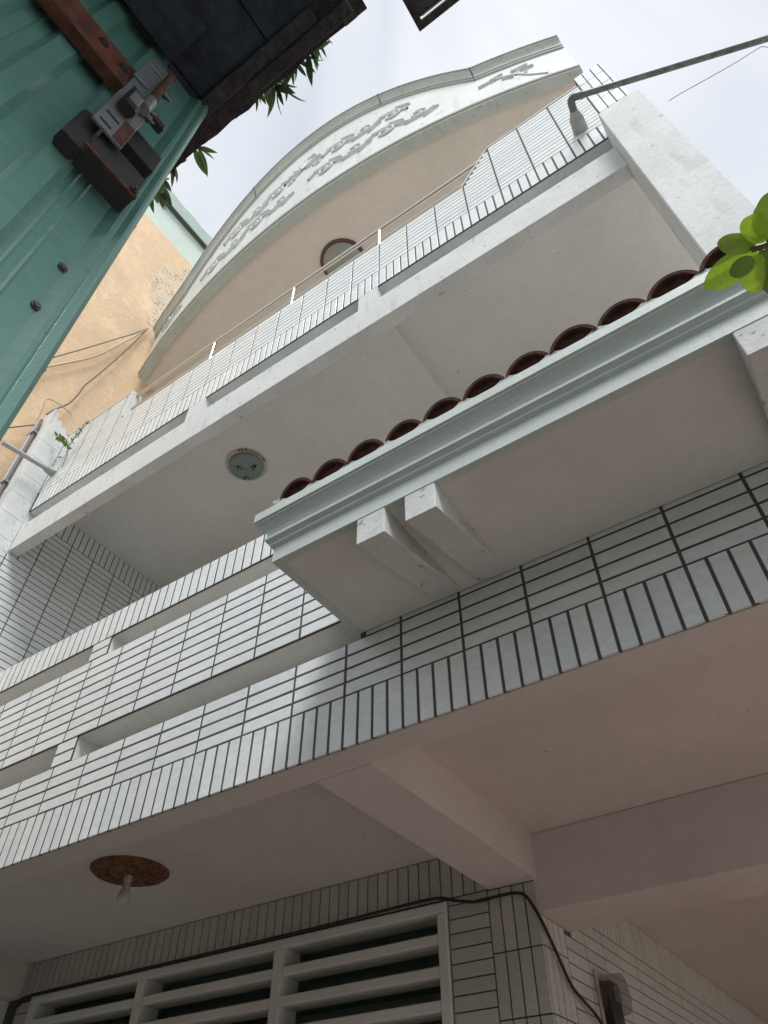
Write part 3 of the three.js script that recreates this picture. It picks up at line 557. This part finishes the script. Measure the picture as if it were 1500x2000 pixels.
{
  const t = thing('drain_pipe', 'short white drain spout sticking out over the whitewashed wall end', 'pipe');
  put('collar', cyl([-5.115, 5.225, -1.90], [-5.118, 5.222, -1.80], 0.042, 0.036, 18), M.pipePale, t);
  put('pipe', cyl([-5.117, 5.222, -1.81], [-5.13, 5.16, -1.36], 0.022, 0.022, 18), M.pipePale, t);
}
{ // conduits on the front of the party wall
  const t = thing('conduit', 'grey conduit pipes strapped to the front of the whitewashed wall end', 'conduit');
  put('pipe', cyl([-5.36, 2.2, -1.625], [-5.36, 5.98, -1.625], 0.016, 0.016, 14), M.cableGrey, t);
  put('pipe', cyl([-5.405, 2.2, -1.62], [-5.405, 5.95, -1.62], 0.021, 0.021, 14), M.pipePale, t);
  for (const h of [3.2, 4.1, 5.0, 5.75]) put('strap', box(-5.44, -5.33, h, h + 0.02, -1.645, -1.598), M.galv, t);
}

// ------------------------------------------------------------------ neighbour on the left
{
  const t = thing('neighbour_building', 'tall ochre plastered building with pale mint attic beyond the house', 'building');
  const X = -5.5;
  put('wall', box(X - 8, X, -EYE, 11.3, -16, 0.4), M.ochre, t);
  { const s = new THREE.Shape(); const n = 70; for (let i = 0; i < n; i++) { const a = i / n * 6.283, q = 1 + 0.30 * (nB(Math.cos(a) * 3 + 9, Math.sin(a) * 3 + 9) - 0.5) + 0.22 * (nB(Math.cos(a) * 9 + 3, Math.sin(a) * 9 + 3) - 0.5); const z = -2.75 + 0.72 * q * Math.cos(a), h = 10.0 + 1.2 * q * Math.sin(a); i ? s.lineTo(-z, h) : s.moveTo(-z, h); } s.closePath();
    const e = new THREE.ExtrudeGeometry(s, { depth: 0.004, bevelEnabled: false }); e.rotateY(Math.PI / 2); e.translate(X, EYE, 0); put('flaked_plaster', e.toNonIndexed(), M.ochreFlaked, t); }
  put('attic_wall', box(X - 8, X - 0.03, 11.3, 12.17, -16, 0.4), M.mintWall, t);
  { // corrugated roof edge with a wavy drip line
    const n = 260, prof = [[0, 0], [0, 1], [-8.2, 1], [-8.2, 0]];
    put('metal_roof', outward(sweep(n, prof, (i, a, b) => { const z = -16 + 16.5 * i / (n - 1); return [X + 0.03 + a, 12.17 + b * (0.40 + 0.018 * Math.sin(z * 14)), z]; }, true, 0.3)), M.mintSheet, t);
  }
  put('eave_strip', box(X - 0.02, X + 0.05, 12.14, 12.168, -16, 0.45), M.grout, t);
}
{ // wires fixed to that wall
  const c = [-5.45, 8.86, -2.24];
  const mk = (pts, r, m, label) => tag(put('wire', tube(pts, r, 60, 5), m, scene), label, 'wire');
  mk([c, [-5.44, 8.5, -2.10], [-5.44, 8.12, -1.93], [-5.44, 7.53, -1.67], [-5.44, 6.79, -1.33], [-5.44, 6.36, -1.12], [-5.44, 5.9, -0.8]], 0.009, M.cableGrey, 'upper grey wire fanning out across the ochre wall');
  mk([c, [-5.44, 8.42, -2.11], [-5.44, 8.0, -1.97], [-5.44, 7.45, -1.77], [-5.44, 6.6, -1.32], [-5.44, 6.14, -1.10], [-5.44, 5.6, -0.8]], 0.012, M.cableCream, 'cream wire fanning out across the ochre wall');
  mk([c, [-5.44, 8.35, -2.15], [-5.44, 7.98, -2.08], [-5.44, 7.41, -1.96], [-5.44, 7.10, -1.89], [-5.44, 6.98, -1.86], [-5.44, 6.75, -1.84], [-5.44, 6.54, -1.80], [-5.42, 6.3, -1.70], [-5.38, 6.12, -1.645]], 0.010, M.cableGrey, 'dark wire dropping from the gable to the broken wall end');
  mk([[-5.40, 5.98, -1.60], [-5.37, 6.12, -1.58], [-5.36, 6.27, -1.56], [-5.36, 6.33, -1.63], [-5.36, 6.35, -1.79], [-5.34, 6.28, -1.88], [-5.28, 5.98, -1.88], [-5.24, 5.92, -1.88]], 0.006, M.cableCream, 'loop of thin wire above the broken wall end');
  mk([[-5.40, 5.9, -1.6], [-5.45, 5.6, -1.35], [-5.46, 5.3, -1.1], [-5.46, 4.9, -0.8]], 0.008, M.cableGrey, 'thin wire running down the ochre wall behind the conduit pipes');
}

// ------------------------------------------------------------------ green sheet-metal gate with its latch
{
  const t = thing('metal_gate', 'green ribbed sheet metal gate leaf with brown rail and bolt latch', 'gate');
  const X = -0.50;
  // ribbed sheet: polyline of (z, offset), upright
  const rib = (z) => [[z - 0.030, 0], [z - 0.020, 0.011], [z + 0.006, 0.011], [z + 0.016, 0]];
  const line = [[-0.1235, 0.004], [-0.1095, 0.011], [-0.104, 0.011], [-0.092, 0], [-0.060, 0], [-0.057, 0.0025], [-0.054, 0], [-0.044, 0], [-0.041, 0.0025], [-0.038, 0]];
  for (let k = 0; k < 12; k++) { const z = 0.0 + 0.0825 * k; line.push(...rib(z - 0.002)); if (k) line.push([z + 0.028, 0], [z + 0.031, 0.0025], [z + 0.034, 0]); }
  line.sort((a, b) => a[0] - b[0]);
  const prof = [...line.map(([z, o]) => [z, o]), ...line.slice().reverse().map(([z, o]) => [z, o - 0.0012])];
  put('sheet', outward(sweep(2, prof, (i, a, b) => [X + b, i ? 1.505 : -1.45, a], true, 0.2)), M.greenSheet, t);
  put('edge_trim', box(X - 0.02, X + 0.016, -1.45, 1.504, -0.128, -0.1125, 0.006), M.greenTrim, t);
  put('frame_rail', box(-0.4855, -0.466, 1.190, 1.268, -0.008, 1.2, 0.003), M.brownPaint, t);
  const screw = (h, z, x, r) => put('screw', (() => { const a = cyl([x, h, z], [x + r * 0.7, h, z], r, r * 0.9, 6), b = cyl([x - 0.001, h, z], [x + 0.0015, h, z], r * 1.35, r * 1.35, 14); return [a, b]; })(), M.bolt, t);
  for (const [h, z] of [[0.775, -0.0885], [0.687, -0.090], [0.30, -0.0885], [0.05, -0.0885]]) screw(h, z, X + 0.001, 0.0045);
  for (const [h, z] of [[1.238, 0.048], [1.236, 0.010], [1.236, 0.35], [1.236, 0.7]]) screw(h, z, X + 0.034, 0.0062);
  for (const h of [0.98, 0.62]) put('screw', cyl([X - 0.004, h, -0.127], [X - 0.004, h, -0.1315], 0.004, 0.004, 8), M.bolt, t);
  // keep: two dark channels bolted to the sheet
  const keep = put('latch_keep', [box(-0.464, -0.460, 0.945, 1.015, -0.101, -0.026, 0.001), box(-0.489, -0.4642, 0.945, 0.949, -0.101, -0.026)], M.blackSteel, t);
  put('keep_lip', box(-0.4598, -0.4555, 0.945, 0.952, -0.102, -0.020, 0.001), M.rustySteel, keep);
  put('keep_block', box(-0.487, -0.4645, 0.942, 1.035, -0.0258, 0.006, 0.004), M.blackSteel, keep);
  put('keep_bolt', [cyl([-0.4598, 0.956, -0.094], [-0.452, 0.956, -0.094], 0.006, 0.006, 6), cyl([-0.452, 0.956, -0.094], [-0.449, 0.956, -0.094], 0.0032, 0.0032, 10)], M.bolt, keep);
  put('keep_arm', [box(-0.474, -0.470, 1.075, 1.131, -0.104, -0.050, 0.001), box(-0.489, -0.4742, 1.075, 1.079, -0.104, -0.050)], M.blackSteel, t);
  const plate = put('latch_plate', [box(-0.453, -0.4495, 1.0, 1.133, -0.053, -0.006, 0.001), box(-0.489, -0.4532, 1.128, 1.132, -0.050, -0.010)], M.galv, t);
  put('slot', box(-0.4494, -0.4488, 1.0435, 1.0485, -0.033, -0.012), M.blackSteel, plate); put('slot', box(-0.4494, -0.4488, 1.013, 1.018, -0.030, -0.012), M.blackSteel, plate);
  put('worn_patch', box(-0.4494, -0.4489, 1.003, 1.072, -0.0525, -0.036), M.rustySteel, plate);
  put('latch_housing', box(-0.4494, -0.431, 1.076, 1.131, -0.039, -0.014, 0.005), M.blackSteel, t);
  put('latch_tab', [box(-0.431, -0.4285, 1.086, 1.120, -0.034, -0.019, 0.001)], M.galv, t);
  const endp = put('latch_end_plate', box(-0.457, -0.4535, 1.139, 1.212, -0.037, -0.007, 0.001), M.galv, t);
  put('slot', box(-0.4534, -0.4529, 1.166, 1.172, -0.029, -0.015), M.blackSteel, endp); put('slot', box(-0.4534, -0.4529, 1.172, 1.192, -0.020, -0.015), M.blackSteel, endp);
  put('latch_bolt', cyl([-0.440, 1.150, -0.042], [-0.440, 1.312, -0.042], 0.0062, 0.0062, 14), M.rustySteel, t);
  put('latch_sleeve', cyl([-0.440, 1.125, -0.042], [-0.440, 1.168, -0.042], 0.0088, 0.0088, 16), M.galv, t);
  { // hasp: upright plate with rounded corner and a slot
    const s = new THREE.Shape(); s.moveTo(0.005, 1.222); s.lineTo(0.048, 1.236); s.lineTo(0.050, 1.337); s.quadraticCurveTo(0.049, 1.343, 0.042, 1.343); s.lineTo(0.018, 1.342); s.quadraticCurveTo(0.005, 1.338, 0.005, 1.322); s.closePath();
    const hole = new THREE.Path(); hole.absellipse(0.022, 1.302, 0.014, 0.0055, 0, 6.2832, true); s.holes.push(hole);
    const e = new THREE.ExtrudeGeometry(s, { depth: 0.003, bevelEnabled: true, bevelSize: 0.0008, bevelThickness: 0.0008, bevelSegments: 1, curveSegments: 16 });
    e.rotateY(Math.PI / 2); e.translate(-0.456, EYE, 0); put('hasp', e.toNonIndexed(), M.galv, t);
  }
  for (const [h, z] of [[1.252, -0.050], [1.136, -0.052], [1.158, -0.058]]) put('nut', [cyl([-0.447, h, z + 0.006], [-0.447, h, z - 0.006], 0.0062, 0.0062, 6), cyl([-0.447, h, z - 0.006], [-0.447, h, z - 0.012], 0.0035, 0.0035, 10)], M.bolt, t);
  put('knob', box(-0.452, -0.440, 1.136, 1.150, -0.078, -0.058, 0.002), M.blackSteel, t);
}
// ------------------------------------------------------------------ dark awning above the camera, and the corner of another sheet
{
  const t = thing('awning', 'dark corrugated awning with ragged edge above the green gate', 'awning');
  const h = 1.512, xr = -0.152;
  // ragged sheet outline in X, z
  const s = new THREE.Shape(); const zEdge = []; for (let i = 0; i <= 130; i++) { const x = xr - i * 0.04; zEdge.push([x, -0.169 + 0.007 * (nB(i * 0.9, 2.3) - 0.5) + (i % 13 === 7 ? -0.004 : 0)]); }
  s.moveTo(xr + 0.004, 2.5); zEdge.forEach(([x, z]) => s.lineTo(x, z)); s.lineTo(xr - 5.2, 2.5); s.closePath();
  const e = new THREE.ExtrudeGeometry(s, { depth: 0.012, bevelEnabled: false }); e.rotateX(Math.PI / 2); e.translate(0, EYE + h + 0.03, 0); put('top_sheet', outward(e.toNonIndexed()), M.awningEdge, t);
  for (let k = 0; k < 30; k++) { const a = xr - 0.012 - (k + 1) * 0.165; put('sheet', box(a + 0.004, a + 0.165, h + 0.004 + (k % 2) * 0.005, h + 0.016, -0.105, 2.45), M.awning, t); }
  put('edge_board', box(xr - 5.1, xr - 0.08, h - 0.006, h + 0.006, -0.134, -0.106, 0.002), M.awningEdge, t);
  put('edge_board', box(-0.398, xr - 0.02, h - 0.012, h + 0.002, -0.158, -0.1345, 0.002), M.awningEdge, t);
  put('patch', box(-0.197, -0.172, h + 0.008, h + 0.012, -0.168, -0.138), M.greySheet, t);
  put('shade_strip', box(-0.475, -0.40, h - 0.05, h - 0.001, -0.03, 1.3), M.awning, t);  // dark strip added for the shade between gate rail and awning
  for (const p of [box(-0.60, -0.54, -EYE, h, 0.5, 0.56), box(-5.2, -5.14, -EYE, h, 0.3, 0.36), box(-0.6, -0.54, -EYE, h, 2.3, 2.36), box(-5.2, -5.14, -EYE, h, 2.3, 2.36)]) put('post', p, M.blackSteel, t);
}
{
  const t = thing('roof_sheet', 'corner of a grey framed roof sheet jutting against the sky', 'roof sheet');
  const h = 2.4;
  put('sheet', box(-0.135, 0.9, h + 0.004, h + 0.012, -0.365, 0.6), M.greySheet, t);
  put('frame', [box(-0.146, -0.128, h - 0.006, h + 0.014, -0.392, 0.6), box(-0.128, 0.9, h - 0.006, h + 0.014, -0.392, -0.372)], M.awningEdge, t);
  put('bead', box(-0.12, 0.9, h - 0.001, h + 0.003, -0.366, -0.362), M.galv, t);
}

// ------------------------------------------------------------------ plants
function leafGeo(L, W, bend, fold, n = 7, tip = 0.75) {     // lanceolate, folded along the midrib; grows along +Y, faces +Z
  const P = [], pt = (t, s) => { const w = W * Math.sin(Math.PI * Math.pow(t, tip)) * s * 0.5; return [w, L * t - 0.2 * bend * L * t * t, -bend * L * t * t * 0.6 - fold * Math.abs(w)]; };
  for (let i = 0; i < n; i++) for (const s of [-1, 1]) { const a = pt(i / n, 0), b = pt((i + 1) / n, 0), c = pt((i + 1) / n, s), d = pt(i / n, s); s > 0 ? P.push(...a, ...c, ...b, ...a, ...d, ...c) : P.push(...a, ...b, ...c, ...a, ...c, ...d); }
  const g = new THREE.BufferGeometry(); g.setAttribute('position', new THREE.Float32BufferAttribute(P, 3));
  return planarUV(toCreasedNormals(g, 0.9));
}
function broadLeaf(L, W, cup, droop, n = 14, m = 4) {     // oval leaf, cupped across and arched along, with a raised midrib
  const P = [], pt = (t, u) => { const w = W * 0.5 * Math.pow(Math.max(0, 1 - Math.pow(Math.abs(2 * t - 0.92) / 1.08, 2.3)), 0.72) * (t > 0.995 ? 0 : 1); const x = u * w, wav = 0.03 * W * Math.sin(t * 17 + u * 2) * u * u; return [x, L * t, -cup * W * u * u * (w / W) + droop * L * (t - t * t) + wav - 0.012 * W * Math.exp(-u * u * 60)]; };
  for (let i = 0; i < n; i++) for (let k = -m; k < m; k++) { const a = pt(i / n, k / m), b = pt((i + 1) / n, k / m), c = pt((i + 1) / n, (k + 1) / m), d = pt(i / n, (k + 1) / m); P.push(...a, ...d, ...c, ...a, ...c, ...b); }
  const g = new THREE.BufferGeometry(); g.setAttribute('position', new THREE.Float32BufferAttribute(P, 3)); return planarUV(toCreasedNormals(g, 1.2));
}
function placeLeaf(g, mat, base, tipPt, roll, parent, name = 'leaf') {   // leaf from base to tip (h coordinates)
  const a = new THREE.Vector3(base[0], base[1] + EYE, base[2]), b = new THREE.Vector3(tipPt[0], tipPt[1] + EYE, tipPt[2]);
  const m = new THREE.Mesh(g, mat); m.name = name; m.castShadow = m.receiveShadow = true; m.position.copy(a);
  m.quaternion.setFromUnitVectors(new THREE.Vector3(0, 1, 0), b.clone().sub(a).normalize()).multiply(new THREE.Quaternion().setFromAxisAngle(new THREE.Vector3(0, 1, 0), roll));
  parent.add(m); return m;
}
{ // mango tree behind the awning: only drooping tips show past its edge
  const t = thing('mango_tree', 'mango tree with drooping dark leaves behind the dark awning', 'tree');
  put('trunk', [tube([[-2.6, -EYE, 1.9], [-2.5, 0.5, 1.7], [-2.1, 2.2, 1.2], [-1.8, 3.6, 0.6]], 0.11, 30, 10), tube([[-2.1, 2.2, 1.2], [-1.5, 3.2, 0.7], [-0.95, 4.2, -0.2]], 0.05, 24, 8), tube([[-1.8, 3.6, 0.6], [-1.85, 4.0, 0.1], [-1.9, 4.3, -0.35]], 0.04, 24, 8), tube([[-1.5, 3.2, 0.7], [-1.2, 3.9, 0.2], [-0.62, 4.35, -0.25]], 0.03, 24, 8)], M.bark, t);
  const gs = [leafGeo(0.17, 0.038, 0.5, 0.4, 7, 0.9), leafGeo(0.13, 0.033, 0.3, 0.4, 7, 0.9), leafGeo(0.19, 0.040, 0.6, 0.3, 7, 0.9)];
  const whorl = (c, n, spread, down, lead) => { for (let i = 0; i < n; i++) { const a = i / n * 6.283 + rr(-0.3, 0.3), d = [Math.cos(a) * spread + lead[0], -down * rr(0.6, 1.2), Math.sin(a) * spread + lead[1]]; placeLeaf(gs[i % 3], M.mango[Math.floor(rnd() * 3)], [c[0] + rr(-0.01, 0.01), c[1] + rr(-0.02, 0.02), c[2] + rr(-0.01, 0.01)], [c[0] + d[0], c[1] + d[1], c[2] + d[2]], rr(0, 6.28), t); } };
  for (const [x, z] of [[-0.68, -0.42], [-0.74, -0.44], [-0.82, -0.44], [-0.90, -0.44], [-0.98, -0.42], [-1.06, -0.41], [-0.86, -0.40], [-0.95, -0.47]]) whorl([x, 4.08 + rr(-0.1, 0.1), z + 0.03], 10, 0.55, 0.9, [-0.05, -0.25]);
  for (const [x, z] of [[-1.74, -0.43], [-1.80, -0.45], [-1.84, -0.42], [-1.68, -0.42]]) whorl([x, 4.08 + rr(-0.1, 0.1), z + 0.01], 9, 0.5, 0.9, [-0.05, -0.3]);
  whorl([-1.47, 4.0, -0.42], 5, 0.5, 0.3, [0.3, -0.5]); 
  const rest = []; // the crown above the awning, out of sight from the alley
  for (let i = 0; i < 900; i++) { const h = rr(3.9, 5.4), x = rr(-2.6, -0.2) * (0.6 + h * 0.1), z = rr(-0.07 * h, 1.2); if (x > -0.14 * h) continue; const g = gs[i % 3].clone(); g.rotateX(rr(1.6, 3.0)); g.rotateY(rr(0, 6.28)); g.translate(x, h + EYE, z); rest.push(g); }
  const m = new THREE.Mesh(mergeGeometries(rest), M.mango[0]); m.name = 'crown'; m.userData.kind = 'stuff'; m.castShadow = m.receiveShadow = true; t.add(m);
}
{ // sprig reaching in from the right, close to the lens
  const t = thing('leafy_sprig', 'lime green leafy sprig in front of the clay tiled canopy edge', 'branch');
  const c = [0.2025, 1.0, -0.657];
  put('stem', [tube([[0.60, 0.75, -0.75], [0.40, 0.93, -0.70], [0.27, 0.99, -0.668], c, [0.19, 1.004, -0.655]], 0.0042, 40, 8)], M.stem, t);
  const L = (len, w, b = 0.15, f = 0.25) => broadLeaf(len, w, 0.35, b);
  const under = (len, w, mat, a, b, tilt) => {   // leaf hanging with its underside towards the ground in front of the house
    const m = placeLeaf(L(len, w), mat, a, b, 0, t), y = new THREE.Vector3(b[0] - a[0], b[1] - a[1], b[2] - a[2]).normalize();
    const z = new THREE.Vector3(-0.15 + tilt, -0.83, 0.53); z.addScaledVector(y, -z.dot(y)).normalize();
    m.quaternion.setFromRotationMatrix(new THREE.Matrix4().makeBasis(new THREE.Vector3().crossVectors(y, z), y, z));
  };
  under(0.082, 0.042, M.leafLime, [0.196, 1.004, -0.660], [0.121, 1.0, -0.672], 0.0);
  under(0.060, 0.040, M.leafLime, [0.190, 0.997, -0.664], [0.176, 0.996, -0.722], 0.3);
  under(0.050, 0.042, M.leafLime, [0.199, 1.003, -0.651], [0.205, 1.0, -0.607], -0.2);
  under(0.058, 0.030, M.leafMid, [0.199, 1.009, -0.652], [0.165, 1.006, -0.628], 0.4);
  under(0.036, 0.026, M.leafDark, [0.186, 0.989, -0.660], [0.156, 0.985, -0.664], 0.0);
  under(0.070, 0.046, M.leafMid, [0.211, 1.008, -0.648], [0.240, 1.004, -0.600], 0.3);
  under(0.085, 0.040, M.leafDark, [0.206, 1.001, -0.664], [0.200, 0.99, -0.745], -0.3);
  under(0.085, 0.046, M.leafMid, [0.214, 1.002, -0.66], [0.245, 0.995, -0.73], 0.2);
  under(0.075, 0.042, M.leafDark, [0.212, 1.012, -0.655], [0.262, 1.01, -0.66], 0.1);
  under(0.090, 0.050, M.leafMid, [0.26, 0.99, -0.665], [0.31, 1.02, -0.62], 0.0);
  under(0.090, 0.050, M.leafLime, [0.30, 0.98, -0.675], [0.33, 1.0, -0.74], 0.0);
}
{ // weed rooted in the upper parapet
  const t = thing('weed', 'small green weed growing out of the upper parapet at the whitewashed wall', 'plant');
  const root = [-4.98, 5.22, -1.874], top = [-4.955, 5.50, -1.835];
  put('stem', [tube([root, [-4.965, 5.36, -1.862], top], 0.004, 20, 6), tube([top, [-5.02, 5.60, -1.81], [-5.16, 5.72, -1.77]], 0.003, 16, 5), tube([top, [-4.88, 5.56, -1.82], [-4.70, 5.66, -1.80]], 0.003, 16, 5)], M.stem, t);
  const g1 = leafGeo(0.06, 0.034, 0.2, 0.2, 4), g2 = leafGeo(0.04, 0.024, 0.2, 0.2, 4);
  for (let i = 0; i < 20; i++) { const u = 0.15 + 0.85 * (i % 10) / 9, L = i < 10, b = L ? [-4.955 - 0.205 * u, 5.50 + 0.22 * u, -1.835 + 0.065 * u] : [-4.955 + 0.255 * u, 5.50 + 0.16 * u, -1.835 + 0.035 * u]; for (const s of [-1, 1]) placeLeaf(L ? g1 : g2, M.weed[i % 2], b, [b[0] + rr(-0.03, 0.03), b[1] - 0.03 + rr(-0.02, 0.02) + s * 0.03, b[2] + 0.03 * s + rr(-0.02, 0.03)], rr(0, 6.28), t); }
  for (const [x, h, z] of [[-5.02, 5.36, -1.85], [-4.93, 5.36, -1.85], [-4.90, 5.42, -1.85]]) placeLeaf(g1, M.weed[1], [x, h, z], [x + rr(-0.04, 0.04), h - 0.03, z + 0.05], rr(0, 6), t);
}
// ------------------------------------------------------------------ the other side of the alley, behind the camera: unseen low house, pale roof added to bounce light
{
  const t = thing('opposite_house', 'unseen low grey house across the alley, pale flat roof added to bounce light', 'house');
  put('wall', box(-16, 12, -EYE, 2.2, 3.2, 16), M.alleyWall, t);
  put('bounce_roof', box(-16.2, 12.2, 2.2, 2.36, 3.0, 16.2), M.bounceRoof, t);
}
renderer.render(scene, camera);
